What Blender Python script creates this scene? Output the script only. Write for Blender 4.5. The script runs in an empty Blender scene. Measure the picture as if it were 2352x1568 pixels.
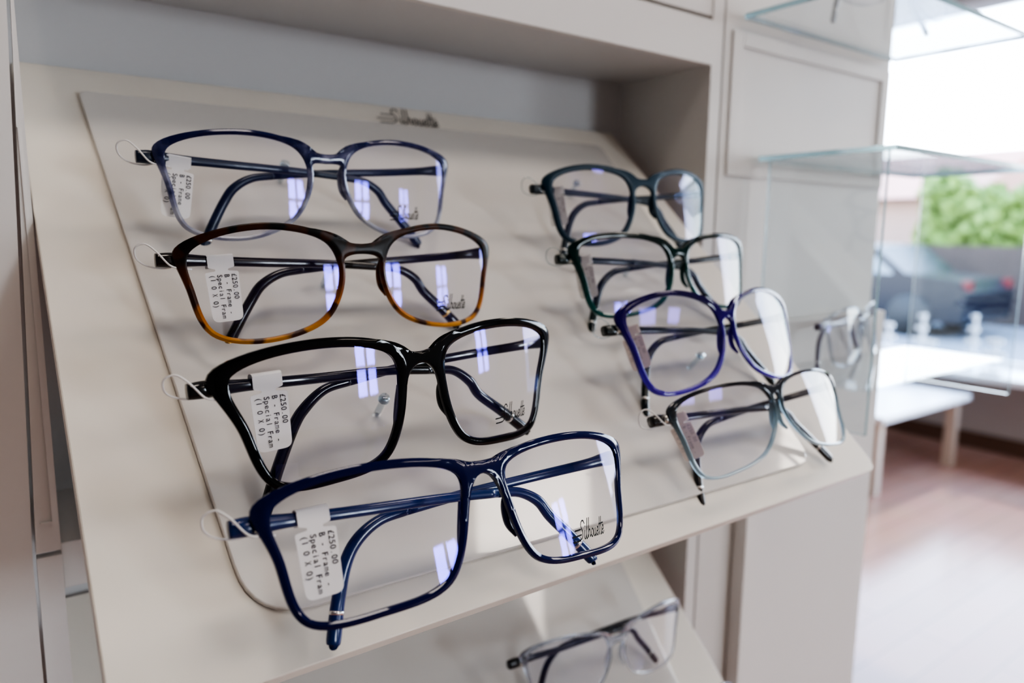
import bpy, bmesh, math, random
import numpy as np
from mathutils import Vector, Matrix, kdtree
random.seed(7)
S=0.001
H=1450.0   # camera height above floor in mm
scene=bpy.context.scene
col=scene.collection
try: scene.view_settings.look='AgX - High Contrast'
except Exception: pass

# ------------------------------------------------------------------ helpers
def link(o): col.objects.link(o); return o
def W(x,y,z): return Vector((x*S,y*S,(z+H)*S))
def tag(o,label=None,cat=None,group=None,kind=None):
    if label: o["label"]=label
    if cat: o["category"]=cat
    if group: o["group"]=group
    if kind: o["kind"]=kind
    return o
def empty(name,loc=(0,0,0),rot=None):
    o=bpy.data.objects.new(name,None); o.empty_display_size=0.02
    link(o)
    m=Matrix.Translation(Vector(loc))
    if rot is not None: m=m@rot.to_4x4()
    o.matrix_world=m
    return o
def mkobj(name,me,mat=None,parent=None,mw=None,smooth=True):
    o=bpy.data.objects.new(name,me); link(o)
    if mat:
        me.materials.clear(); me.materials.append(mat)
    if smooth:
        for p in me.polygons: p.use_smooth=True
    if mw is not None: o.matrix_world=mw
    if parent: o.parent=parent
    return o
def bm_mesh(name,verts,faces,merge=None):
    bm=bmesh.new()
    vs=[bm.verts.new(v) for v in verts]
    for f in faces:
        try: bm.faces.new([vs[i] for i in f])
        except ValueError: pass
    if merge: bmesh.ops.remove_doubles(bm,verts=bm.verts,dist=merge)
    bmesh.ops.recalc_face_normals(bm,faces=bm.faces)
    me=bpy.data.meshes.new(name); bm.to_mesh(me); bm.free()
    return me
def bake(me,mods,name):
    o=bpy.data.objects.new("tmp",me); link(o)
    for typ,kw in mods:
        m=o.modifiers.new(typ,typ)
        for k,v in kw.items(): setattr(m,k,v)
    dg=bpy.context.evaluated_depsgraph_get()
    r=bpy.data.meshes.new_from_object(o.evaluated_get(dg)); r.name=name
    bpy.data.objects.remove(o)
    return r
def box(bm,x0,x1,y0,y1,z0,z1):
    v=[bm.verts.new((x,y,z)) for x in(x0,x1) for y in(y0,y1) for z in(z0,z1)]
    for f in((0,1,3,2),(4,6,7,5),(0,4,5,1),(2,3,7,6),(0,2,6,4),(1,5,7,3)):
        bm.faces.new([v[i] for i in f])
def boxes(name,lst,mat,parent=None,bev=0.0,world=True,smooth=False,edge_mat=None):
    """lst of mm boxes (x0,x1,y0,y1,z0,z1) ; origin at centre of bounds"""
    a=np.array(lst,float)
    c=Vector(((a[:,0].min()+a[:,1].max())/2,(a[:,2].min()+a[:,3].max())/2,a[:,4].min()))
    bm=bmesh.new()
    for b in lst:
        box(bm,(b[0]-c.x)*S,(b[1]-c.x)*S,(b[2]-c.y)*S,(b[3]-c.y)*S,(b[4]-c.z)*S,(b[5]-c.z)*S)
    bmesh.ops.recalc_face_normals(bm,faces=bm.faces)
    if bev>0:
        bmesh.ops.bevel(bm,geom=list(bm.edges),offset=bev*S,segments=2,affect='EDGES',profile=0.6)
    me=bpy.data.meshes.new(name); bm.to_mesh(me); bm.free()
    loc=W(*c) if world else Vector(c)*S
    o=mkobj(name,me,mat,None,Matrix.Translation(loc),smooth)
    if edge_mat:
        me.materials.append(edge_mat)
        b=lst[0]; d=[b[1]-b[0],b[3]-b[2],b[5]-b[4]]; ax=d.index(min(d))
        for p in me.polygons:
            if abs(p.normal[ax])<0.9: p.material_index=1
    if parent:
        o.parent=parent; o.matrix_parent_inverse=parent.matrix_world.inverted()
    return o
def catmull(pts,n,closed=False):
    P=[np.array(p,float) for p in pts]; N=len(P); out=[]
    segs=N if closed else N-1
    for i in range(segs):
        if closed: p0,p1,p2,p3=P[i-1],P[i],P[(i+1)%N],P[(i+2)%N]
        else:
            p1,p2=P[i],P[i+1]; p0=P[i-1] if i>0 else 2*p1-p2; p3=P[i+2] if i+2<N else 2*p2-p1
        for j in range(n):
            t=j/n
            out.append(0.5*((2*p1)+(-p0+p2)*t+(2*p0-5*p1+4*p2-p3)*t*t+(-p0+3*p1-3*p2+p3)*t**3))
    if not closed: out.append(P[-1])
    return out
def catmull_c(pts,n,alpha=0.3):
    P=[np.array(p,float) for p in pts]; N=len(P); out=[]
    for i in range(N):
        p0,p1,p2,p3=P[i-1],P[i],P[(i+1)%N],P[(i+2)%N]
        t0=0;t1=t0+np.linalg.norm(p1-p0)**alpha;t2=t1+np.linalg.norm(p2-p1)**alpha;t3=t2+np.linalg.norm(p3-p2)**alpha
        for j in range(n):
            t=t1+(t2-t1)*j/n
            A1=(t1-t)/(t1-t0)*p0+(t-t0)/(t1-t0)*p1
            A2=(t2-t)/(t2-t1)*p1+(t-t1)/(t2-t1)*p2
            A3=(t3-t)/(t3-t2)*p2+(t-t2)/(t3-t2)*p3
            B1=(t2-t)/(t2-t0)*A1+(t-t0)/(t2-t0)*A2
            B2=(t3-t)/(t3-t1)*A2+(t-t1)/(t3-t1)*A3
            out.append((t2-t)/(t2-t1)*B1+(t-t1)/(t2-t1)*B2)
    return out
def sweep(name,pts,rad,n=6,prof=12,ref=(0,0,1),power=2.0,cap=True):
    """rad list of (a,b) per control pt : a along ref-ish, b sideways (mm)"""
    ctrl=[list(p)+list(r) for p,r in zip(pts,rad)]
    C_=catmull(ctrl,n)
    verts=[];faces=[]
    L=len(C_)
    for i,c in enumerate(C_):
        p=c[:3]; t=(C_[min(i+1,L-1)]-C_[max(i-1,0)])[:3]; t=t/np.linalg.norm(t)
        r=np.array(ref,float); r=r-t*(r@t)
        if np.linalg.norm(r)<1e-4: r=np.array([0.3,1,0.2])-t*(np.array([0.3,1,0.2])@t)
        r/=np.linalg.norm(r); s=np.cross(t,r)
        for k in range(prof):
            a=2*math.pi*k/prof; ca,sa=math.cos(a),math.sin(a)
            ca=math.copysign(abs(ca)**(2/power),ca); sa=math.copysign(abs(sa)**(2/power),sa)
            verts.append(tuple((p+r*ca*c[3]+s*sa*c[4])*S))
    for i in range(L-1):
        for k in range(prof):
            a=i*prof+k;b=i*prof+(k+1)%prof
            faces.append((a,b,b+prof,a+prof))
    faces.append(tuple(range(prof))); faces.append(tuple((L-1)*prof+k for k in range(prof)))
    return bm_mesh(name,verts,faces)

# ------------------------------------------------------------------ materials
def newmat(name):
    m=bpy.data.materials.new(name); m.use_nodes=True
    nt=m.node_tree; return m,nt,nt.nodes["Principled BSDF"]
def setp(b,**k):
    for n,v in k.items():
        n=n.replace("_"," ")
        if n in b.inputs: b.inputs[n].default_value=v
def c4(c): return (c[0],c[1],c[2],1.0)
def painted(name,colr,rough=0.5,var=0.04,scale=6.0,bump=0.02,spec=0.4,coat=0.0):
    m,nt,b=newmat(name)
    tc=nt.nodes.new("ShaderNodeTexCoord"); nz=nt.nodes.new("ShaderNodeTexNoise")
    nz.inputs["Scale"].default_value=scale; nz.inputs["Detail"].default_value=4
    mx=nt.nodes.new("ShaderNodeMixRGB"); mx.inputs[1].default_value=c4([v*(1-var) for v in colr]); mx.inputs[2].default_value=c4([min(1,v*(1+var)) for v in colr])
    nt.links.new(tc.outputs["Object"],nz.inputs["Vector"]); nt.links.new(nz.outputs["Fac"],mx.inputs[0]); nt.links.new(mx.outputs[0],b.inputs["Base Color"])
    bp=nt.nodes.new("ShaderNodeBump"); bp.inputs["Strength"].default_value=bump; bp.inputs["Distance"].default_value=0.001
    n2=nt.nodes.new("ShaderNodeTexNoise"); n2.inputs["Scale"].default_value=scale*60
    nt.links.new(tc.outputs["Object"],n2.inputs["Vector"]); nt.links.new(n2.outputs["Fac"],bp.inputs["Height"]); nt.links.new(bp.outputs[0],b.inputs["Normal"])
    setp(b,Roughness=rough,Specular_IOR_Level=spec,Coat_Weight=coat,Coat_Roughness=0.04)
    return m
def plastic(name,colr,rough=0.12,trans=0.0,coat=0.3,spec=0.5,metal=0.0):
    m,nt,b=newmat(name)
    setp(b,Base_Color=c4(colr),Roughness=rough,Coat_Weight=coat,Coat_Roughness=0.03,Specular_IOR_Level=spec,Metallic=metal)
    b.inputs["Transmission Weight"].default_value=trans
    return m
def gradient_plastic(name,stops,z0,z1,rough=0.15,trans=0.3,coat=0.2,noise=0.3,nscale=140,spots=None,spec=0.4):
    m,nt,b=newmat(name)
    tc=nt.nodes.new("ShaderNodeTexCoord"); sp=nt.nodes.new("ShaderNodeSeparateXYZ")
    nt.links.new(tc.outputs["Object"],sp.inputs[0])
    mr=nt.nodes.new("ShaderNodeMapRange"); mr.inputs[1].default_value=z0*S; mr.inputs[2].default_value=z1*S
    nt.links.new(sp.outputs["Z"],mr.inputs[0])
    nz=nt.nodes.new("ShaderNodeTexNoise"); nz.inputs["Scale"].default_value=nscale; nz.inputs["Detail"].default_value=3
    nt.links.new(tc.outputs["Object"],nz.inputs["Vector"])
    ad=nt.nodes.new("ShaderNodeMath"); ad.operation='MULTIPLY_ADD'; ad.inputs[1].default_value=noise; 
    sub=nt.nodes.new("ShaderNodeMath"); sub.operation='SUBTRACT'; sub.inputs[1].default_value=0.5
    nt.links.new(nz.outputs["Fac"],sub.inputs[0]); nt.links.new(sub.outputs[0],ad.inputs[0]); nt.links.new(mr.outputs[0],ad.inputs[2])
    cr=nt.nodes.new("ShaderNodeValToRGB")
    while len(cr.color_ramp.elements)<len(stops): cr.color_ramp.elements.new(0.5)
    for e,(p,c) in zip(cr.color_ramp.elements,stops): e.position=p; e.color=c4(c)
    nt.links.new(ad.outputs[0],cr.inputs[0])
    out=cr.outputs[0]
    if spots:
        n3=nt.nodes.new("ShaderNodeTexNoise"); n3.inputs["Scale"].default_value=spots[1]; n3.inputs["Detail"].default_value=1.5
        nt.links.new(tc.outputs["Object"],n3.inputs["Vector"])
        r3=nt.nodes.new("ShaderNodeValToRGB"); r3.color_ramp.elements[0].position=spots[2]; r3.color_ramp.elements[1].position=spots[2]+0.1
        r3.color_ramp.elements[0].color=(0,0,0,1); r3.color_ramp.elements[1].color=(1,1,1,1)
        nt.links.new(n3.outputs["Fac"],r3.inputs[0])
        mx=nt.nodes.new("ShaderNodeMixRGB"); mx.inputs[2].default_value=c4(spots[0])
        nt.links.new(r3.outputs[0],mx.inputs[0]); nt.links.new(out,mx.inputs[1]); out=mx.outputs[0]
    nt.links.new(out,b.inputs["Base Color"])
    setp(b,Roughness=rough,Coat_Weight=coat,Coat_Roughness=0.03,Specular_IOR_Level=spec)
    b.inputs["Transmission Weight"].default_value=trans
    return m
def clear(name,tint=(0.97,0.97,0.97),face=(0.5,0.45,1.0),edge=(1,1,1),f0=0.04,f90=0.9,rough=0.0):
    m=bpy.data.materials.new(name); m.use_nodes=True; nt=m.node_tree; nt.nodes.clear()
    out=nt.nodes.new("ShaderNodeOutputMaterial"); tr=nt.nodes.new("ShaderNodeBsdfTransparent"); tr.inputs[0].default_value=c4(tint)
    gl=nt.nodes.new("ShaderNodeBsdfGlossy"); gl.inputs["Roughness"].default_value=rough
    lw=nt.nodes.new("ShaderNodeLayerWeight"); lw.inputs[0].default_value=0.5
    rp=nt.nodes.new("ShaderNodeValToRGB"); rp.color_ramp.elements[0].color=c4(face); rp.color_ramp.elements[1].color=c4(edge)
    rp.color_ramp.elements[0].position=0.3; rp.color_ramp.elements[1].position=0.6
    nt.links.new(lw.outputs["Facing"],rp.inputs[0]); nt.links.new(rp.outputs[0],gl.inputs[0])
    pw=nt.nodes.new("ShaderNodeMath"); pw.operation='POWER'; pw.inputs[1].default_value=4.5
    nt.links.new(lw.outputs["Facing"],pw.inputs[0])
    mu=nt.nodes.new("ShaderNodeMath"); mu.operation='MULTIPLY_ADD'; mu.inputs[1].default_value=f90; mu.inputs[2].default_value=f0; mu.use_clamp=True
    nt.links.new(pw.outputs[0],mu.inputs[0])
    mx=nt.nodes.new("ShaderNodeMixShader"); nt.links.new(mu.outputs[0],mx.inputs[0]); nt.links.new(tr.outputs[0],mx.inputs[1]); nt.links.new(gl.outputs[0],mx.inputs[2])
    nt.links.new(mx.outputs[0],out.inputs[0])
    return m
M_board=painted("board_paint",(0.78,0.73,0.65),0.35,0.05,9)
M_plate=painted("clear_acrylic_over_board",(0.69,0.66,0.615),0.22,0.05,12,0.003,0.5,0.9)
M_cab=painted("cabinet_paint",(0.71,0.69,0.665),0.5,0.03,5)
M_cab_shade=painted("cabinet_paint_shaded",(0.60,0.60,0.60),0.55,0.03,5)  # darker, cooler copy of the cabinet paint; niche shade put into the colour
M_wall=painted("wall_paint",(0.30,0.28,0.26),0.8,0.03,2)
M_wallr=painted("window_wall_paint",(0.55,0.50,0.46),0.8,0.03,2)
M_ceil=painted("ceiling_paint",(0.35,0.35,0.35),0.9,0.02,2)
M_white=painted("white_laminate",(0.90,0.91,0.92),0.3,0.02,5)
M_beige=painted("beige_laminate",(0.62,0.52,0.42),0.5,0.04,5)
M_lens=clear("coated_lens",(0.985,0.985,0.99),(0.24,0.20,1.0),(1,1,1),0.075,0.38,0.03)
M_acr=clear("clear_acrylic",(0.95,0.975,0.98),(0.9,0.95,1.0),(1,1,1),0.07,0.7)
M_acre=clear("clear_acrylic_peg",(0.8,0.85,0.86),(0.9,0.95,1.0),(1,1,1),0.15,0.8)
M_crys=clear("clear_crystal_rim",(0.80,0.82,0.86),(0.9,0.95,1.0),(1,1,1),0.08,0.5,0.05)
M_edge=plastic("acrylic_edge",(0.25,0.45,0.5),0.2,0.5,0.3)
M_ink=plastic("black_ink",(0.004,0.004,0.005),0.6,0,0.0,0.2)
M_grey_ink=plastic("grey_ink",(0.025,0.025,0.028),0.5,0,0.0,0.2)
M_faint=plastic("faded_ink",(0.45,0.40,0.38),0.6,0,0.0,0.2)
M_paper=painted("tag_paper",(0.92,0.90,0.86),0.6,0.02,60,0.01)
M_paper_p=painted("tag_paper_pink",(0.92,0.82,0.76),0.6,0.02,60,0.01)
M_wire=plastic("white_coated_wire",(0.80,0.79,0.77),0.3,0,0.2)
M_metal=plastic("steel",(0.75,0.74,0.7),0.25,0,0.0,0.5,1.0)
M_gold=plastic("gold_ring",(0.8,0.55,0.2),0.25,0,0.0,0.5,1.0)
M_skirt=painted("dark_skirting",(0.16,0.09,0.06),0.5,0.1,8)

def floor_mat():
    m,nt,b=newmat("plank_floor")
    tc=nt.nodes.new("ShaderNodeTexCoord"); br=nt.nodes.new("ShaderNodeTexBrick")
    br.inputs["Color1"].default_value=(0.48,0.26,0.19,1); br.inputs["Color2"].default_value=(0.55,0.32,0.24,1); br.inputs["Mortar"].default_value=(0.30,0.18,0.13,1)
    br.inputs["Scale"].default_value=1.0; br.inputs["Brick Width"].default_value=1.2; br.inputs["Row Height"].default_value=0.14; br.inputs["Mortar Size"].default_value=0.003
    nt.links.new(tc.outputs["Object"],br.inputs["Vector"]); 
    nz=nt.nodes.new("ShaderNodeTexNoise"); nz.inputs["Scale"].default_value=4
    mx=nt.nodes.new("ShaderNodeMixRGB"); mx.blend_type='MULTIPLY'; mx.inputs[0].default_value=0.15
    nt.links.new(tc.outputs["Object"],nz.inputs["Vector"]); nt.links.new(br.outputs[0],mx.inputs[1]); nt.links.new(nz.outputs["Color"],mx.inputs[2])
    nt.links.new(mx.outputs[0],b.inputs["Base Color"]); setp(b,Roughness=0.2,Specular_IOR_Level=0.4)
    return m
M_floor=floor_mat()

# ------------------------------------------------------------------ camera
def rx(a):
    c,s=np.cos(a),np.sin(a);return np.array([[1,0,0],[0,c,-s],[0,s,c]])
def rz(a):
    c,s=np.cos(a),np.sin(a);return np.array([[c,-s,0],[s,c,0],[0,0,1]])
B=np.array([[1,0,0],[0,0,-1],[0,1,0]],float)
Mc=rz(math.radians(0.63))@rx(math.radians(8.56))@B@rz(math.radians(35.96))
R=np.array([Mc[0],-Mc[1],-Mc[2]]).T
cam_d=bpy.data.cameras.new("camera"); cam=link(bpy.data.objects.new("camera",cam_d))
cam.matrix_world=Matrix.Translation(W(0,0,0))@Matrix(R.tolist()).to_4x4()
cam_d.sensor_width=36; cam_d.lens=1663/2352*36; cam_d.clip_start=0.01; cam_d.clip_end=200
cam_d.dof.use_dof=True; cam_d.dof.focus_distance=0.264; cam_d.dof.aperture_fstop=7.2
scene.camera=cam

# ------------------------------------------------------------------ stroke lettering
def strokes():
    st=[]
    st.append([(1.5,1.85),(1.15,2.25),(0.7,2.25),(0.45,1.85),(0.65,1.4),(1.0,0.95),(1.0,0.4),(0.6,0.02),(0.0,-0.1),(-1.6,-0.1)])
    st.append([(-1.3,1.25),(-0.4,1.25),(0.5,1.28)])
    st.append([(-1.9,0.55),(-0.6,0.55),(0.75,0.6)])
    st.append([(1.7,1.05),(1.62,0.2),(1.85,0.0),(2.2,0.5)]); st.append([(1.75,1.42),(1.75,1.6)])
    st.append([(2.3,2.5),(2.2,0.2),(2.4,0.0),(2.75,0.4)])
    st.append([(2.85,2.5),(2.8,0.0)]); st.append([(2.8,0.6),(3.05,1.0),(3.3,0.8),(3.3,0.1),(3.6,0.3)])
    st.append([(3.95+0.27*math.cos(a),0.5+0.5*math.sin(a)) for a in np.linspace(0,2*math.pi,13)])
    st.append([(4.5,1.0),(4.45,0.3),(4.65,0.0),(4.9,0.3),(4.95,1.0)]); st.append([(4.95,1.0),(4.93,0.2),(5.1,0.0),(5.4,0.4)])
    def e(x): return [(x,0.45),(x+0.4,0.6),(x+0.35,0.95),(x+0.12,0.98),(x-0.05,0.5),(x+0.1,0.05),(x+0.35,0.02),(x+0.6,0.35)]
    st.append(e(5.4))
    st.append([(6.25,2.2),(6.15,0.2),(6.35,0.0)]); st.append([(6.75,2.2),(6.65,0.2),(6.85,0.0),(7.1,0.4)])
    st.append([(5.95,1.3),(7.4,1.35)])
    st.append(e(7.1))
    return st
def logo_mesh(name,sx,sz,w=0.13,slant=0.22,fn=None):
    verts=[];faces=[]
    for s in strokes():
        P=catmull(s,5); L=len(P)
        b0=len(verts)
        for i,p in enumerate(P):
            t=P[min(i+1,L-1)]-P[max(i-1,0)]; t=t/(np.linalg.norm(t)+1e-9); n=np.array([-t[1],t[0]])
            for sg in(-1,1):
                q=p+n*w*0.5*sg
                X=(q[0]+slant*q[1]-2.8)*sx; Z=(q[1]-1.1)*sz
                verts.append(fn(X,Z) if fn else (X*S,Z*S,0))
        for i in range(L-1): faces.append((b0+2*i,b0+2*i+1,b0+2*i+3,b0+2*i+2))
    me=bpy.data.meshes.new(name); me.from_pydata(verts,[],faces); me.update(); return me

# ------------------------------------------------------------------ display boards
PHI=math.radians(42.41); D0=243.1
Nv=np.array([0,-math.sin(PHI),math.cos(PHI)])
def board_matrix(dz=0.0):
    o=-Nv*D0
    return Matrix.Translation(W(o[0],o[1],o[2]+dz))@Matrix.Rotation(PHI,4,'X')
def rounded_poly(corners,radii,n=8):
    out=[];N=len(corners)
    for i in range(N):
        p=np.array(corners[i],float);a=np.array(corners[i-1],float)-p;b=np.array(corners[(i+1)%N],float)-p
        a/=np.linalg.norm(a);b/=np.linalg.norm(b);r=radii[i]
        if r<=0: out.append(p);continue
        ang=math.acos(a@b);d=r/math.tan(ang/2)
        s=p+a*d;e=p+b*d
        for j in range(n+1):
            t=j/n; out.append((1-t)**2*s+2*t*(1-t)*p+t*t*e)
    return out
def slab(name,corners,radii,z0,z1,bev=0.6):
    P=rounded_poly(corners,radii); n=len(P)
    verts=[(p[0]*S,p[1]*S,z0*S) for p in P]+[(p[0]*S,p[1]*S,z1*S) for p in P]
    faces=[tuple(range(n)),tuple(range(n,2*n))]+[(i,(i+1)%n,(i+1)%n+n,i+n) for i in range(n)]
    me=bm_mesh(name,verts,faces)
    return bake(me,[("BEVEL",dict(width=bev*S,segments=2,limit_method='ANGLE',angle_limit=math.radians(50)))],name)
def display_board(dz,label,logo=True):
    mw=board_matrix(dz)
    e=empty("display_board"); e.matrix_world=mw
    tag(e,label,"display board","sloping display boards")
    me=slab("board_panel",[(18,62),(424.5,62),(424.5,387),(18,387)],[7,9,4,4],-7,0)
    mkobj("board_panel",me,M_board,e,smooth=False)
    me=slab("acrylic_plate",[(60,80),(370,77),(396,364),(44,364)],[22,14,6,4],0.1,2.4,0.5)
    mkobj("acrylic_plate",me,M_plate,e,smooth=False)
    if logo:
        me=logo_mesh("lettering",4.7,6.6,0.15,0.3)
        o=mkobj("lettering",me,M_grey_ink,e,smooth=False); o.location=(231*S,375.5*S,0.4*S)
    bm=bmesh.new(); box(bm,190*S,205*S,120*S,360*S,-30*S,-7*S); me=bpy.data.meshes.new("bracket"); bm.to_mesh(me); bm.free()
    mkobj("bracket",me,M_cab,e,smooth=False)
    return e
board1=display_board(0,"sloping off-white display board with inset satin acrylic plate")
board2=display_board(-285,"lower sloping off-white display board carrying pale spectacles",False)
def peg(x,s,dz=0,h=13,r=2.6):
    mw=board_matrix(dz)@Matrix.Translation((x*S,s*S,2.4*S))
    me=sweep("display_peg",[(0,0,0),(0,0,h-3),(0,0,h-2.2),(0,0,h)],[(r*.6,r*.6),(r*.6,r*.6),(r,r),(r*.8,r*.8)],3,14,(1,0,0))
    o=mkobj("display_peg",me,M_acre,None,mw); tag(o,"small clear acrylic peg standing on the display board","display peg","acrylic pegs")

# ------------------------------------------------------------------ glasses
K=0.0020
GL=[
('G1',[131.1,327.1,20.6],[0.8,1.3,-1.0],[67.0,38.9,14.2,8.0,17.1,37.8,59.2,65.7],[15.3,21.4,16.7,3.9,-13.8,-23.7,-18.2,-1.7],13.8),
('G2',[128.8,285.1,-20.3],[0.0,4.6,-0.6],[67.0,40.6,15.2,9.4,18.1,40.0,58.6,65.8],[14.5,22.1,16.8,3.0,-14.1,-22.3,-17.6,-2.2],14.9),
('G3',[125.9,228.3,-60.2],[3.1,4.9,-1.3],[67.1,38.0,11.3,9.2,17.9,35.7,53.6,62.0],[17.3,23.7,18.2,1.3,-16.9,-22.4,-19.5,-1.7],17.3),
('G4',[126.1,185.8,-91.3],[0.4,19.2,2.0],[67.1,38.6,9.3,9.1,18.1,38.1,58.6,65.0],[15.7,21.3,16.2,1.6,-15.6,-20.6,-17.7,-1.0],18.1),
('G5',[333.6,321.9,17.7],[1.0,8.0,-1.1],[66.4,41.1,14.7,9.7,19.6,38.8,58.6,64.8],[15.9,21.8,16.4,2.2,-15.2,-22.5,-17.2,-1.4],15.7),
('G6',[319.9,279.3,-21.4],[-0.6,9.9,-0.2],[66.8,40.3,11.8,6.4,16.3,38.9,57.8,64.3],[17.0,21.2,15.7,1.2,-14.3,-21.5,-17.8,-1.4],13.6),
('G7',[321.7,243.8,-54.3],[0.4,18.3,0.9],[66.7,38.4,11.0,5.3,17.1,39.6,56.7,64.0],[18.1,25.6,18.2,1.3,-16.4,-24.8,-21.0,-1.0],14.6),
('G8',[321.9,209.9,-90.6],[-0.1,23.2,0.0],[65.2,37.1,9.5,3.5,17.6,38.2,58.0,64.3],[15.1,20.0,16.0,3.0,-13.6,-20.6,-18.4,-1.4],15.9),
]
DOME={'G1':1.9,'G2':1.3,'G3':1.7,'G4':1.1,'G5':1.5,'G6':1.0,'G7':1.8,'G8':1.2}
# (tip x, tip z) of the near-end-hinged temple, then of the far-end-hinged one
TIPS={'G1':((57,-27),(53,-33)),'G2':((57,-24),(55,-33)),'G3':((63,-26),(53,-35)),'G4':((56,-26),(47,-29)),
      'G5':((57,-27),(50,-33)),'G6':((57,-27),(50,-33)),'G7':((57,-27),(49,-35)),'G8':((60,-29),(47,-35))}
NS=12
def contour(xs,zs):
    P=[list(p) for p in zip(xs,zs)]
    P[6][0]+=1.2; P[6][1]-=0.9; P[4][0]-=0.9; P[4][1]-=0.8; P[7][0]+=0.5
    return np.array(catmull_c(P,NS))
def offs(Cn,d):
    n=len(Cn); T=np.roll(Cn,-1,0)-np.roll(Cn,1,0); T/=np.linalg.norm(T,axis=1)[:,None]
    Nn=np.c_[T[:,1],-T[:,0]]
    c=Cn.mean(0)
    if ((Cn-c)*Nn).sum()<0: Nn=-Nn
    d=np.array(d) if np.ndim(d) else np.full(n,d)
    return Cn+Nn*d[:,None]
def bend(x): return K*x*x+0.02*max(0,abs(x)-66)**2
def frame_mesh(name,xs,zs,zb,wi,wt,wb,ep=2.6,th=2.9,bt=4.2):
    Cn=contour(xs,zs); n=len(Cn)
    u=np.arange(n)/NS
    zn=(Cn[:,1]-Cn[:,1].min())/(np.ptp(Cn[:,1]))
    wo=wb+(wt-wb)*zn
    du=np.minimum(abs(u-0.05),abs(8.05-u))
    g=np.exp(-(du/0.42)**2)
    inn=offs(Cn,-(wi+0.8*g)); out=offs(Cn,wo)
    out[:,0]+=ep*g; out[:,1]-=0.9*g
    verts=[];faces=[]
    def v(x,z): verts.append((x*S,bend(x)*S,z*S)); return len(verts)-1
    for sg in(1,-1):
        I=[v(sg*p[0],p[1]) for p in inn]; Mi=[v(sg*p[0],p[1]) for p in (inn+out)/2]; O=[v(sg*p[0],p[1]) for p in out]
        for i in range(n):
            j=(i+1)%n
            faces.append((I[i],I[j],Mi[j],Mi[i])); faces.append((Mi[i],Mi[j],O[j],O[i]))
    i0,i1=int(1.62*NS),int(2.8*NS); nb=10
    T=np.roll(out,-1,0)-np.roll(out,1,0); T/=np.linalg.norm(T,axis=1)[:,None]
    a0=math.atan2(T[i0][1],-T[i0][0])
    a1=math.atan2(-T[i1][1],T[i1][0])
    G=[]
    for i in range(i0,i1+1):
        vv=(i-i0)/(i1-i0); p=out[i]
        ang=a0+(a1-a0)*vv
        zm=zb-bt*vv
        m=np.array([0.0,zm]); d=np.linalg.norm(p-m)
        T0=np.array([-math.cos(ang),math.sin(ang)])*d*1.1; T1=np.array([-1.0,0.0])*d*1.1
        half=[]
        for s in range(nb+1):
            t=s/nb; h00=2*t**3-3*t*t+1;h10=t**3-2*t*t+t;h01=-2*t**3+3*t*t;h11=t**3-t*t
            half.append(h00*p+h10*T0+h01*m+h11*T1)
        row=[v(q[0],q[1]) for q in half]+[v(-q[0],q[1]) for q in reversed(half[:-1])]
        G.append(row)
    for a in range(len(G)-1):
        for s in range(2*nb): faces.append((G[a][s],G[a][s+1],G[a+1][s+1],G[a+1][s]))
    me=bm_mesh(name,verts,faces,merge=0.00002)
    cut=min(1.25,(wi+wb)/2-0.05)
    bm=bmesh.new(); bm.from_mesh(me)
    for v_ in bm.verts: v_.tag=any(e.is_boundary for e in v_.link_edges)
    bnd=[v_.co.copy() for v_ in bm.verts if v_.tag]
    kd=kdtree.KDTree(len(bnd))
    for i,c in enumerate(bnd): kd.insert(c,i)
    kd.balance()
    front={};back={}
    nb_=bmesh.new()
    for v_ in bm.verts:
        d=0.0 if v_.tag else min(1.0,kd.find(v_.co)[2]/(2.2*S))
        f=0.55+0.45*math.sqrt(max(0,1-(1-d)**2))
        t=th*0.5
        front[v_.index]=nb_.verts.new((v_.co.x,v_.co.y-t*f*S,v_.co.z)); back[v_.index]=nb_.verts.new((v_.co.x,v_.co.y+t*f*S,v_.co.z))
    for f in bm.faces:
        nb_.faces.new([front[v_.index] for v_ in f.verts]); nb_.faces.new([back[v_.index] for v_ in reversed(f.verts)])
    for e in bm.edges:
        if e.is_boundary:
            a,b=e.verts; nb_.faces.new([front[a.index],front[b.index],back[b.index],back[a.index]])
    bmesh.ops.recalc_face_normals(nb_,faces=nb_.faces)
    me2=bpy.data.meshes.new(name); nb_.to_mesh(me2); nb_.free(); bm.free()
    return bake(me2,[("BEVEL",dict(width=min(0.7,cut)*S,segments=3,limit_method='ANGLE',angle_limit=math.radians(50)))],name),inn
def lens_surf(x,z,c,rmax,dome=1.6): 
    r=min(1.0,math.hypot(x-c[0],z-c[1])/rmax); return bend(x)-0.2-dome*(1-r*r)
def lens_mesh(name,inn,sg,dome):
    P=offs(inn,0.4); c=P.mean(0); verts=[];faces=[];nr=12;n=len(P)
    rm=np.linalg.norm(P-c,axis=1).max()
    verts.append((sg*c[0]*S,lens_surf(c[0],c[1],c,rm,dome)*S,c[1]*S))
    for r in range(1,nr+1):
        for p in P:
            q=c+(p-c)*r/nr; verts.append((sg*q[0]*S,lens_surf(q[0],q[1],c,rm,dome)*S,q[1]*S))
    for i in range(n):
        j=(i+1)%n; faces.append((0,1+i,1+j))
        for r in range(nr-1):
            a=1+r*n; faces.append((a+i,a+j,a+n+j,a+n+i))
    return bm_mesh(name,verts,faces),c,rm
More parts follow.
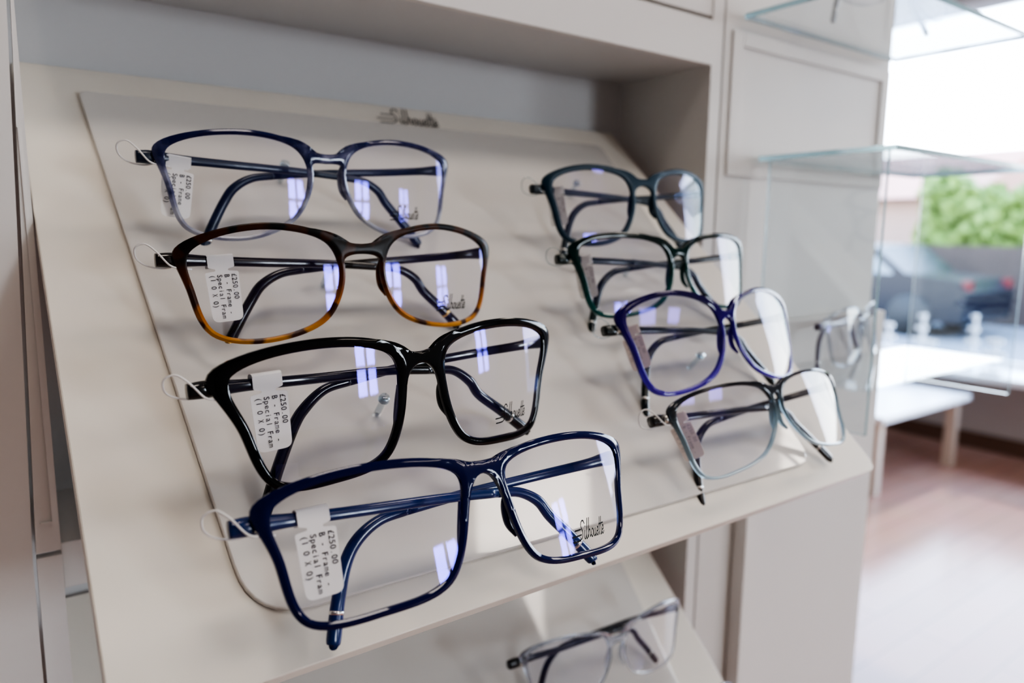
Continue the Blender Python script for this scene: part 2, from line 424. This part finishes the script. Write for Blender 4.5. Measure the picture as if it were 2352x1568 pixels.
def temple(sg,dy,tipx,tipz,bx,zo=0):
    h=lambda x,y,z:(sg*x,y,z)
    st=[(77,14.0),(72,14.0),(66,14.2)] if sg<0 else [(69.5,13.6),(68,13.6),(64,14.0)]
    body=[h(st[0][0],st[0][1],10.4+zo),h(st[1][0],st[1][1],10.4+zo),h(st[2][0],st[2][1],10.2+zo),h(56,14.6,9.7+zo),h(35,15+dy,8.6+zo),h(5,17+dy,7.2+zo),h(-bx+14,19+dy,5.4+zo*.6)]
    rb=[(2.6,2.4),(2.9,2.6),(2.5,2.0),(2.0,1.3),(1.85,1.2),(1.75,1.2),(1.7,1.3)]
    ex,ez=-bx-9,-7.0
    tip=[h(-bx+14,19+dy,5.4+zo*.6),h(-bx+4,19.6+dy,4.0+zo*.5),h(-bx-4,20+dy,-0.4),h(ex,20.5+dy,ez),h((ex-tipx)/2-0.5,20.5+dy,(ez+tipz)/2),h(-tipx,20+dy,tipz),h(-tipx-0.3,20+dy,tipz-1.2)]
    rt=[(1.7,1.35),(1.85,1.5),(2.1,1.7),(2.2,1.7),(2.3,1.7),(2.4,1.8),(1.3,1.0)]
    return body,rb,tip,rt
styles={}
styles['G1']=dict(front=gradient_plastic("mottled_grey_blue_acetate",[(0.0,(0.50,0.52,0.60)),(0.45,(0.26,0.27,0.40)),(0.72,(0.06,0.07,0.17)),(1.0,(0.008,0.016,0.10))],-24,24,0.1,0.4,0.0,1.8,120,None,0.3),
  temple=plastic("navy_temple",(0.006,0.018,0.05),0.3,0,0.1),wi=1.0,wt=1.4,wb=1.0,lab="grey-blue mottled plastic spectacles with a white price tag")
styles['G2']=dict(front=gradient_plastic("black_to_tortoise_acetate",[(0.0,(0.60,0.27,0.03)),(0.22,(0.42,0.14,0.014)),(0.48,(0.14,0.035,0.006)),(0.72,(0.010,0.006,0.005)),(1.0,(0.005,0.006,0.007))],-24,24,0.3,0.2,0.0,0.3,110,((0.05,0.014,0.005),130,0.50),0.2),
  temple=plastic("dark_brown_temple",(0.012,0.008,0.008),0.2,0,0.2),wi=1.0,wt=1.7,wb=1.1,lab="black fading to amber tortoiseshell spectacles with a price tag")
styles['G3']=dict(front=plastic("glossy_black_acetate",(0.002,0.003,0.004),0.05,0,0.0,0.35),
  temple=plastic("glossy_black_temple",(0.004,0.005,0.006),0.12,0,0.2),wi=1.4,wt=2.1,wb=1.5,lab="glossy black square spectacles with a white price tag")
styles['G4']=dict(front=plastic("glossy_navy_acetate",(0.002,0.007,0.075),0.05,0.15,0.0,0.4),
  temple=plastic("blue_temple",(0.004,0.026,0.13),0.2,0.0,0.2),wi=1.1,wt=1.7,wb=1.2,lab="glossy navy blue rectangular spectacles with a white price tag")
styles['G5']=dict(front=plastic("matt_petrol_acetate",(0.004,0.028,0.052),0.35,0,0.0,0.3),
  temple=plastic("petrol_temple",(0.004,0.016,0.028),0.4,0,0.05),wi=1.2,wt=2.2,wb=1.7,lab="matt petrol blue rounded spectacles")
styles['G6']=dict(front=gradient_plastic("bottle_green_acetate",[(0.0,(0.015,0.14,0.13)),(0.6,(0.003,0.045,0.04)),(1.0,(0.002,0.016,0.016))],-22,22,0.08,0.35,0.0,0.2,90),
  temple=plastic("dark_green_temple",(0.004,0.018,0.018),0.2,0,0.2),wi=1.1,wt=1.8,wb=1.3,lab="dark green translucent square spectacles")
styles['G7']=dict(front=gradient_plastic("deep_purple_acetate",[(0.0,(0.08,0.025,0.50)),(0.6,(0.030,0.005,0.24)),(1.0,(0.014,0.004,0.09))],-26,26,0.07,0.3,0.0,0.4,60),
  temple=plastic("black_green_temple",(0.005,0.014,0.014),0.2,0,0.2),wi=1.1,wt=1.7,wb=1.4,lab="deep purple cat-eye spectacles")
styles['G8']=dict(front=gradient_plastic("grey_blue_crystal_acetate",[(0.0,(0.62,0.80,0.90)),(0.5,(0.34,0.48,0.56)),(0.78,(0.05,0.06,0.075)),(1.0,(0.015,0.017,0.024))],-21,21,0.08,0.5,0.0,0.2,70),
  temple=plastic("smoky_temple",(0.02,0.018,0.02),0.15,0.1,0.3),wi=0.75,wt=1.1,wb=0.7,lab="pale grey-blue crystal spectacles with dark brow line")

def glass_matrix(pos,ypr,dz=0):
    y,p,r=[math.radians(a) for a in ypr]
    return Matrix.Translation(W(pos[0],pos[1],pos[2]+dz))@Matrix.Rotation(y,4,'Z')@Matrix.Rotation(-p,4,'X')@Matrix.Rotation(r,4,'Y')
def make_glasses(rec,st,dz=0,logo=True,label=None,group="spectacles on display"):
    key,pos,ypr,xs,zs,zb=rec
    mw=glass_matrix(pos,ypr,dz)
    e=empty("eyeglasses"); e.matrix_world=mw
    tag(e,label or st['lab'],"eyeglasses",group)
    fm,inn=frame_mesh("frame_front",xs,zs,zb,st['wi'],st['wt'],st['wb'])
    mkobj("frame_front",fm,st['front'],e)
    dome=DOME.get(key,1.4)
    for sg in(-1,1):
        lm,c,rm=lens_mesh("lens",inn,sg,dome)
        lo=mkobj("lens",lm,M_lens,e)
        if sg==1 and logo:
            cx,cz=c[0]+ (4 if key!='G1' else 1),c[1]-12.0
            fn=lambda X,Z:((cx+X)*S,(lens_surf(cx+X,cz+Z,c,rm,dome)-0.15)*S,(cz+Z)*S)
            mkobj("lettering",logo_mesh("lettering",1.85,2.8,0.19,0.3,fn),M_ink,lo,smooth=False)
        nx,nz=inn[int(3.1*NS)]
        pm=sweep("nose_pad",[(sg*(nx-1.6),1.4,nz+6),(sg*(nx-2.0),3.0,nz+1.5),(sg*(nx-1.2),3.6,nz-4.5),(sg*(nx+0.6),2.2,nz-9)],[(0.8,.6),(1.5,1.0),(1.6,1.0),(0.8,.5)],5,10,(0,1,0))
        mkobj("nose_pad",pm,st['front'],e)
    zo=2.3 if key=='G3' else 0
    tp=TIPS.get(key,((57,-27),(47,-29)))
    for sg,dy,(tx,tz),bx in((-1,0.0,tp[0],31),(1,4.5,tp[1],31)):
        body,rb,tip,rt=temple(sg,dy,tx,tz,bx,zo)
        t=mkobj("temple",sweep("temple",body,rb,6,14,(0,0,1),2.8),st['temple'],e)
        mkobj("temple_tip",sweep("temple_tip",tip,rt,8,14,(0,0,1),2.3),st['temple'],t)
        a=np.array(tip[4]);b=np.array(tip[5]);d=(b-a)/np.linalg.norm(b-a);m=a*0.7+b*0.3
        mkobj("ring",sweep("ring",[tuple(m-d*0.6),tuple(m+d*0.6)],[(2.5,1.9),(2.5,1.9)],1,14,(0,0,1),2.2),M_metal if key!='G2' else M_gold,t)
        hb=[(sg*69.5,11.6,12.4+zo),(sg*69.5,11.6,8.4+zo)]
        mkobj("hinge",sweep("hinge",hb,[(1.2,1.6),(1.2,1.6)],2,12,(1,0,0)),M_metal if sg<0 else st['temple'],e)
    return e,mw
def wire(mw,sg,mat=None,zo=0,r=0.36):
    def wp(x,y,z): return mw@Vector((sg*x*S,y*S,(z+zo)*S))
    pts=[wp(65,11.6,6.6),wp(69,10.4,7.0),wp(73,9.8,8.4),wp(77.0,10.2,13.4),wp(80.5,11.4,16.4),wp(83.6,13,15.2),wp(83.3,15,11.5),wp(80.0,17.2,8.8),wp(74.5,17.6,7.4),wp(69,17.2,8.4),wp(66,16.6,10.2)]
    o0=pts[0].copy()
    loc=[tuple((p-o0)/S) for p in pts]
    me=sweep("wire_hook",loc,[(r,r)]*len(loc),6,8,(0.2,0.5,0.9))
    o=mkobj("wire_hook",me,mat or M_wire,None,Matrix.Translation(o0))
    tag(o,"thin white coated wire hook looping round a spectacle hinge","display hook","wire hooks")
def text_mesh(lines,size,pitch):
    verts=[];faces=[]
    cache={}
    for s,x0 in lines:
        for k,ch in enumerate(s):
            if ch==' ': continue
            if ch not in cache:
                cu=bpy.data.curves.new("t","FONT"); cu.body=ch; cu.size=size; cu.resolution_u=3; cu.offset=0.0; cu.align_x='CENTER'
                ob=bpy.data.objects.new("t",cu); link(ob)
                dg=bpy.context.evaluated_depsgraph_get(); me=bpy.data.meshes.new_from_object(ob.evaluated_get(dg))
                cache[ch]=([tuple(v.co) for v in me.vertices],[tuple(p.vertices) for p in me.polygons])
                bpy.data.objects.remove(ob); bpy.data.curves.remove(cu)
            vs,fs=cache[ch]; b=len(verts)
            xs_=[v[0] for v in vs]; wdt=max(xs_)-min(xs_); sc=min(1.0,pitch*0.80/wdt)
            for v in vs: verts.append(((v[1]+x0)*S,-0.0003,(-(v[0]*sc+pitch*(k+0.5))-5.3)*S))
            for f in fs: faces.append([b+i for i in f])
    me=bpy.data.meshes.new("lettering"); me.from_pydata(verts,[],faces); me.update(); return me
TXT=text_mesh([("£250.00",4.1),("B - Frame -",0.9),("Special Fram",-2.3),("(1 0 X 0)",-5.4)],3.15,1.70)
def tag_paper():
    out=[(-5.8,2.9),(5.8,2.9),(5.8,-2.2),(2.8,-3.0),(2.8,-3.8),(7.4,-4.4),(7.0,-27),(-6.6,-27),(-7.4,-4.4),(-2.8,-3.8),(-2.8,-3.0),(-5.8,-2.2)]
    P=rounded_poly(out,[.6,.6,.8,.5,.5,1.0,3.2,3.2,1.0,.5,.5,.8],5); n=len(P)
    verts=[(p[0]*S,0,p[1]*S) for p in P]+[(p[0]*S,0.25*S,p[1]*S) for p in P]
    faces=[tuple(range(n)),tuple(range(n,2*n))]+[(i,(i+1)%n,(i+1)%n+n,i+n) for i in range(n)]
    b=len(verts)
    arc=[(0,2.9),(0.6,3.6),(2.4,3.8),(4.2,3.4),(5.0,2.4),(5.1,-2.4)]
    for y,z in arc: verts+= [(-5.8*S,y*S,z*S),(5.8*S,y*S,z*S)]
    for i in range(len(arc)-1): faces.append((b+2*i,b+2*i+1,b+2*i+3,b+2*i+2))
    return bm_mesh("price_tag",verts,faces)
TAGM=tag_paper()
def price_tag(mw,x,z,yaw,roll,pitch=0,mat=None,y=12.4,sc=0.86,ink=None):
    m=mw@Matrix.Translation((x*S,y*S,z*S))@Matrix.Rotation(math.radians(yaw),4,'Z')@Matrix.Rotation(math.radians(pitch),4,'X')@Matrix.Rotation(math.radians(roll),4,'Y')@Matrix.Scale(sc,4)
    o=mkobj("price_tag",TAGM.copy(),mat or M_paper,None,m,smooth=False)
    tag(o,"small white paper price tag looped on a spectacle temple" if mat is None else "pinkish paper price tag turned edge-on on a temple","price tag","price tags")
    mkobj("lettering",TXT.copy(),ink or M_ink,o,smooth=False)

tags={'G1':(-61,8.5,0,8,0,None),'G2':(-54,9.0,0,-3,0,None),'G3':(-52,12.4,0,-1,0,None),'G4':(-53,9.5,0,-2,0,None),
 'G5':(-61,9,-60,-4,0,None),'G6':(-61,9,-60,-6,0,None),'G7':(-61,9,-60,-8,0,M_paper_p),'G8':(-61,9,-60,-10,0,M_paper_p)}
for rec in GL:
    left=rec[0] in('G1','G2','G3','G4')
    e,mw=make_glasses(rec,styles[rec[0]],0,left)
    t=tags[rec[0]]
    price_tag(mw,t[0],t[1],t[2],t[3],t[4],t[5],sc=0.86 if left else 0.74,ink=None if left else M_faint)
    wire(mw,-1,M_wire if left or rec[0]=='G8' else M_acre,2.3 if rec[0]=='G3' else 0)
for x,s in((128,150),(128,225),(128,300),(325,150),(325,225),(325,300)): peg(x,s)
st9=dict(front=gradient_plastic("clear_crystal_acetate",[(0.0,(0.9,0.92,0.94)),(1.0,(0.55,0.60,0.70))],-22,22,0.08,0.85,0.0,0.2,70),
   temple=plastic("charcoal_temple",(0.008,0.011,0.018),0.25,0,0.2),wi=0.8,wt=1.1,wb=0.8,lab="")
make_glasses(('G9',[314,312,13],[0,6,3.0],GL[5][3],GL[5][4],13.1),st9,-285,False,"clear crystal spectacles with charcoal temples")
make_glasses(('G10',[322,268,-30],[0,8,1.0],GL[7][3],GL[7][4],13.1),st9,-285,False,"clear crystal spectacles with smoky temples")
peg(212,345,-285,16,3.2); peg(240,380,-285,14,3)

# ------------------------------------------------------------------ cabinet
cab=empty("display_cabinet",W(230,420,-1450)); tag(cab,"white painted built-in display cabinet with open niches","cabinet")
F=363
boxes("back_panel",[(-300,440,455,470,-1450,900)],M_cab_shade,cab)
boxes("side_panel",[(440,452,F,455,-1450,900)],M_cab,cab,0.5)
boxes("shelf_panel",[(30,440,F+4,455,122,150)],M_cab_shade,cab,0.6)
boxes("header_rail",[(28,440,F-1,F+4,122,153)],M_cab,cab,0.4)
boxes("door",[(30,452,F+1,F+20,156,900)],M_cab,cab,1.0)
boxes("shelf_panel",[(17.5,440,F+12,455,-165,-143)],M_cab,cab,0.6)
def prisms(name,polys,mat,parent):
    bm=bmesh.new()
    for pts,y0,y1 in polys:
        a=[bm.verts.new((p[0]*S,y0*S,(p[1]+H)*S)) for p in pts]; b=[bm.verts.new((p[0]*S,y1*S,(p[1]+H)*S)) for p in pts]
        bm.faces.new(a); bm.faces.new(b)
        for i in range(len(pts)): bm.faces.new((a[i],a[(i+1)%len(pts)],b[(i+1)%len(pts)],b[i]))
    bmesh.ops.recalc_face_normals(bm,faces=bm.faces); me=bpy.data.meshes.new(name); bm.to_mesh(me); bm.free()
    o=mkobj(name,me,mat,parent,smooth=False); o.matrix_parent_inverse=parent.matrix_world.inverted(); return o
prisms("end_post",[([(-300,900),(22,900),(15.2,100),(6.5,-143),(-300,-143)],F,455),([(-300,-143),(6.5,-143),(5.8,-400),(5,-1450),(-300,-1450)],F,455)],M_cab,cab)
prisms("filler_panel",[([(16.6,100),(17.4,100),(17.4,-142),(7.9,-142)],F+2,F+8)],M_cab,cab)
prisms("filler_panel",[([(7.9,-144.5),(17.4,-144.5),(17.4,-1440),(6.4,-1440),(7.2,-400)],F+2,F+8)],M_cab,cab)
prisms("filler_rail",[([(14.2,40),(14.8,40),(14.8,-128),(10.5,-128),(10.5,-129),(15.4,-129),(15.4,40)],F+1,F+2)],M_cab,cab)
boxes("upright",[(454,692,F,F+110,-1450,900)],M_cab,cab,0.6)
boxes("inset_frame",[(462,474,F-2,F,45,150),(677,690,F-2,F,45,150),(474,677,F-2,F,140,150),(474,677,F-2,F,45,56),],M_cab,cab,0.5)
boxes("door",[(497,694,F-14,F-1,-1400,-70)],M_cab,cab,1.0)

# acrylic display case with shelves in front of the upright
ac=empty("acrylic_display_case",W(600,310,-120)); tag(ac,"clear acrylic wall display case with glass shelves","display case")
boxes("shelf",[(470,692,252,F-4.5,158,162)],M_acr,ac,0.0,edge_mat=M_edge)
boxes("shelf",[(497,745,252,F-4.5,57,61)],M_acr,ac,0.0,edge_mat=M_edge)
boxes("side_panel",[(495,498,256,F-15,-140,57)],M_acr,ac,0.0,edge_mat=M_edge)
boxes("side_panel",[(741,744,256,F-15,-140,57)],M_acr,ac,0.0,edge_mat=M_edge)
boxes("shelf",[(498,741,262,F-15,-110,-108)],M_acr,ac,0.0)
st12=dict(st9); st12['front']=M_crys
make_glasses(('G12',[590,305,196],[-10,4,0],GL[0][3],GL[0][4],13.8),st12,0,False,"clear rimmed spectacles on the upper glass shelf","spectacles in the acrylic case")
st11=dict(st12); st11['temple']=plastic("aubergine_temple",(0.09,0.05,0.10),0.3,0.2,0.1)
make_glasses(('G11',[590,312,-78],[14,6,0],GL[0][3],GL[0][4],13.8),st11,0,False,"clear rimmed spectacles with aubergine temples in the acrylic case","spectacles in the acrylic case")

# ------------------------------------------------------------------ room
def struct(name,lst,mat,lab=None):
    o=boxes(name,lst,mat); o["kind"]="structure"; 
    if lab:o["label"]=lab
    return o
X1=5500;Y0=-3000;Y1=3600;X0=-2500;Z1=1650;ZF=-1450;WT=1560
struct("floor",[(X0-100,X1+100,Y0-100,Y1+100,ZF-50,ZF)],M_floor)
struct("ceiling",[(X0-100,X1+100,Y0-100,Y1+100,Z1,Z1+50)],M_ceil)
struct("wall_left",[(X0-100,X0,Y0,Y1,ZF,Z1)],M_wall)
struct("wall_back",[(X0,X1,Y1,Y1+100,ZF,Z1)],M_wallr)
struct("wall_right",[(X1,X1+120,Y0,Y1,ZF,-880),(X1,X1+120,Y0,Y1,WT,Z1),(X1,X1+120,Y0,-1600,-880,WT),(X1,X1+120,3300,Y1,-880,WT)],M_wallr)
wins=[(1350,1950,-250,520),(3500,4300,-250,520)]
struct("wall_front",[(X0,X1,Y0-120,Y0,ZF,-250),(X0,X1,Y0-120,Y0,520,Z1),(X0,1350,Y0-120,Y0,-250,520),(1950,3500,Y0-120,Y0,-250,520),(4300,X1,Y0-120,Y0,-250,520)],M_wall)
struct("trim_1",[(X1-15,X1,Y0,Y1,ZF,ZF+110)],M_skirt)
struct("window_1",[(X1+30,X1+80,-1600,3300,-880,-830),(X1+30,X1+80,-1600,3300,WT-50,WT),(X1+30,X1+80,0,50,-830,WT-50),(X1+30,X1+80,3250,3300,-830,WT-50),(X1+30,X1+80,-1600,-1550,-830,WT-50)],M_white)
def win(n,x0,x1,z0,z1):
    y=Y0-70
    struct(n,[(x0,x1,y,y+50,z0,z0+40),(x0,x1,y,y+50,z1-40,z1),(x0,x0+40,y,y+50,z0+40,z1-40),(x1-40,x1,y,y+50,z0+40,z1-40),((x0+x1)/2-25,(x0+x1)/2+25,y,y+50,z0+40,z1-40),(x0,x1,y,y+50,(z0+z1)/2-25,(z0+z1)/2+25)],M_wall)
for i,w_ in enumerate(wins): win("window_%d"%(i+2),*w_)

def table(x0,x1,y0,y1,z,lab,leg=45,th=30,mat=M_white,lm=M_beige,name="table"):
    e=empty(name,W((x0+x1)/2,(y0+y1)/2,ZF)); tag(e,lab,"table")
    boxes("tabletop",[(x0,x1,y0,y1,z-th,z)],mat,e,3)
    for a in(x0+40,x1-40-leg):
        for b in(y0+40,y1-40-leg): boxes("leg",[(a,a+leg,b,b+leg,ZF,z-th)],lm,e,2)
    return e
table(3900,4980,1915,3350,-980,"low white topped table with beige square legs",60,35)
wb=table(5060,5480,-400,3200,-865,"long white window display bench with beige legs",60,40,M_white,M_beige,"display_bench")
for i,(x,y,h,w_) in enumerate([(5250,2600,250,110),(5320,2400,330,70),(5180,2280,170,140),(5300,2060,360,60),(5230,1900,220,130)]):
    e=empty("display_stand",W(x,y,-865)); tag(e,"small white spectacle display stand on the window bench","display stand","display stands")
    boxes("base",[(x-60,x+60,y-w_/2,y+w_/2,-865,-845)],M_white,e,3)
    boxes("post",[(x-10,x+10,y-8,y+8,-845,-865+h)],M_white,e,2)
    for k in range(int(h/90)): boxes("arm",[(x-35,x-10,y-w_*(0.35+0.15*k),y+w_*(0.35+0.15*k),-865+h-85*k-26,-865+h-85*k)],M_white,e,2)

# ------------------------------------------------------------------ outdoors
def ico_cluster(name,cx,cy,z0,z1,lx,ly,n,mat):
    bm=bmesh.new()
    for i in range(n):
        r=random.uniform(60,170)
        yy=random.uniform(-ly,ly)
        top=z1-420*(0.5+0.5*math.sin(yy*0.0024+1.0))-120*math.sin(yy*0.009)
        p=Vector((random.uniform(-lx,lx),yy,random.uniform(z0+200,top)))
        m=Matrix.Translation(Vector((p.x,p.y,p.z-z0))*S)@Matrix.Scale(r*S,4)
        res=bmesh.ops.create_icosphere(bm,subdivisions=1,radius=1,matrix=m)
        for v_ in res['verts']: v_.co+=Vector((random.uniform(-1,1),random.uniform(-1,1),random.uniform(-1,1)))*0.07
    me=bpy.data.meshes.new(name); bm.to_mesh(me); bm.free()
    return mkobj(name,me,mat,None,Matrix.Translation(W(cx,cy,z0)),False)
M_leaf=painted("leaves",(0.12,0.19,0.03),0.7,0.7,7)
M_brick=painted("brown_fence",(0.06,0.04,0.032),0.8,0.2,3)
M_asph=painted("asphalt",(0.12,0.12,0.13),0.9,0.1,1)
M_roof=painted("red_roof",(0.40,0.20,0.15),0.8,0.1,1)
h=ico_cluster("hedge",15400,5400,-1500,1200,450,1650,2600,M_leaf); tag(h,"tall leafy green hedge across the street","hedge",kind="stuff")
o=boxes("pavement",[(X1+200,60000,-30000,40000,ZF-160,ZF-60)],M_asph); tag(o,"grey asphalt street outside the shop window","street",kind="structure")
o=boxes("garden_fence",[(14200,14300,-4000,12000,ZF-60,-150)],M_brick); tag(o,"dark brown timber garden fence beside the hedge","fence")
hs=empty("house",W(20000,10200,ZF-60)); tag(hs,"distant brick house with a red tiled roof","house")
boxes("house_wall",[(18000,24000,7500,13500,ZF-60,900)],painted("house_brick",(0.30,0.20,0.16),0.8,0.1,1),hs)
bm=bmesh.new()
v_=[bm.verts.new(Vector(p)*S) for p in((17600,7200,900+H),(24400,7200,900+H),(24400,13800,900+H),(17600,13800,900+H),(21000,7200,2200+H),(21000,13800,2200+H))]
for f in((0,1,2,3),(0,4,5,3),(1,2,5,4),(0,1,4),(3,5,2)): bm.faces.new([v_[i] for i in f])
bmesh.ops.recalc_face_normals(bm,faces=bm.faces); me=bpy.data.meshes.new("roof"); bm.to_mesh(me); bm.free()
o=mkobj("roof",me,M_roof,hs,smooth=False); o.matrix_parent_inverse=hs.matrix_world.inverted()
M_carp=plastic("dark_blue_car_paint",(0.005,0.008,0.015),0.25,0,0.0,0.25); M_glass_d=plastic("car_glass",(0.10,0.15,0.19),0.1,0,0.0,0.5); M_tyre=plastic("tyre",(0.02,0.02,0.02),0.8,0,0)
M_red=plastic("red_light",(0.12,0.005,0.01),0.4,0,0.0)
def car(cx,cy):
    e=empty("car",W(cx,cy,ZF-60)); tag(e,"dark blue parked hatchback with red tail lights","car")
    prof=[(-2050,250),(-2100,700),(-1950,880),(-1200,950),(-650,1380),(900,1430),(1650,1150),(1980,900),(2050,600),(2000,250)]
    def ext(name,prof,hw,mat,z0=0,bev=60):
        P=rounded_poly(prof,[bev]*len(prof),3);n=len(P)
        vs=[(-hw*S,p[0]*S,p[1]*S) for p in P]+[(hw*S,p[0]*S,p[1]*S) for p in P]
        me=bm_mesh(name,vs,[tuple(range(n)),tuple(range(n,2*n))]+[(i,(i+1)%n,(i+1)%n+n,i+n) for i in range(n)])
        return mkobj(name,me,mat,e,smooth=False)
    ext("body",prof,850,M_carp); ext("side_window",[(-1050,930),(-600,1300),(850,1350),(1450,1120),(1500,950)],856,M_glass_d,0,30)
    for y in(-1300,1300):
        for x in(-800,800):
            bm=bmesh.new(); bmesh.ops.create_cone(bm,cap_ends=True,segments=24,radius1=0.32,radius2=0.32,depth=0.2,matrix=Matrix.Rotation(math.pi/2,4,'Y'))
            me=bpy.data.meshes.new("wheel"); bm.to_mesh(me); bm.free(); w=mkobj("wheel",me,M_tyre,e); w.location=(x*S,y*S,0.32)
    for x in(-700,700):
        bm=bmesh.new(); box(bm,-.10,.10,-.04,.04,-.07,.08); me=bpy.data.meshes.new("tail_light"); bm.to_mesh(me); bm.free()
        w=mkobj("tail_light",me,M_red,e,smooth=False); w.location=(x*S,-2.03,0.8)
car(12300,6700)

# ------------------------------------------------------------------ lights
w=bpy.data.worlds.new("world"); scene.world=w; w.use_nodes=True; nt=w.node_tree
bg=nt.nodes["Background"]; 
tc=nt.nodes.new("ShaderNodeTexCoord"); sp=nt.nodes.new("ShaderNodeSeparateXYZ"); cr=nt.nodes.new("ShaderNodeValToRGB")
nt.links.new(tc.outputs["Generated"],sp.inputs[0]); nt.links.new(sp.outputs["Z"],cr.inputs[0])
cr.color_ramp.elements[0].position=0.0; cr.color_ramp.elements[0].color=(0.92,0.96,1,1)
cr.color_ramp.elements[1].position=0.6; cr.color_ramp.elements[1].color=(0.40,0.62,1,1)
nt.links.new(cr.outputs[0],bg.inputs[0]); bg.inputs[1].default_value=13.0
def area(name,loc,rot,sx,sy,power,colr=(1,1,1),portal=False):
    l=bpy.data.lights.new(name,'AREA'); l.shape='RECTANGLE'; l.size=sx; l.size_y=sy; l.energy=power; l.color=colr
    if portal: l.cycles.is_portal=True
    o=link(bpy.data.objects.new(name,l)); o.location=loc; o.rotation_euler=rot; return o
area("window_portal",W(X1+20,850,340),(0,math.radians(90),0),2.44,4.9,1,portal=True)
for x0,x1,z0,z1 in wins: area("window_daylight",W((x0+x1)/2,Y0-90,(z0+z1)/2),(math.radians(90),0,0),(x1-x0)*S,(z1-z0)*S,28,(0.80,0.90,1.0))
for (x,y) in((100,-600),(1500,-600),(1300,-2650),(2300,-2650),(3200,-600),(3200,1200)):
    area("ceiling_light",W(x,y,Z1-15),(0,0,0),0.5,0.5,9,(1.0,0.90,0.80))
sun=bpy.data.lights.new("sun",'SUN'); sun.energy=2.0; sun.angle=0.02; sun.color=(1,0.95,0.88); so=link(bpy.data.objects.new("sun",sun)); so.rotation_euler=(0,math.radians(48),math.radians(12))
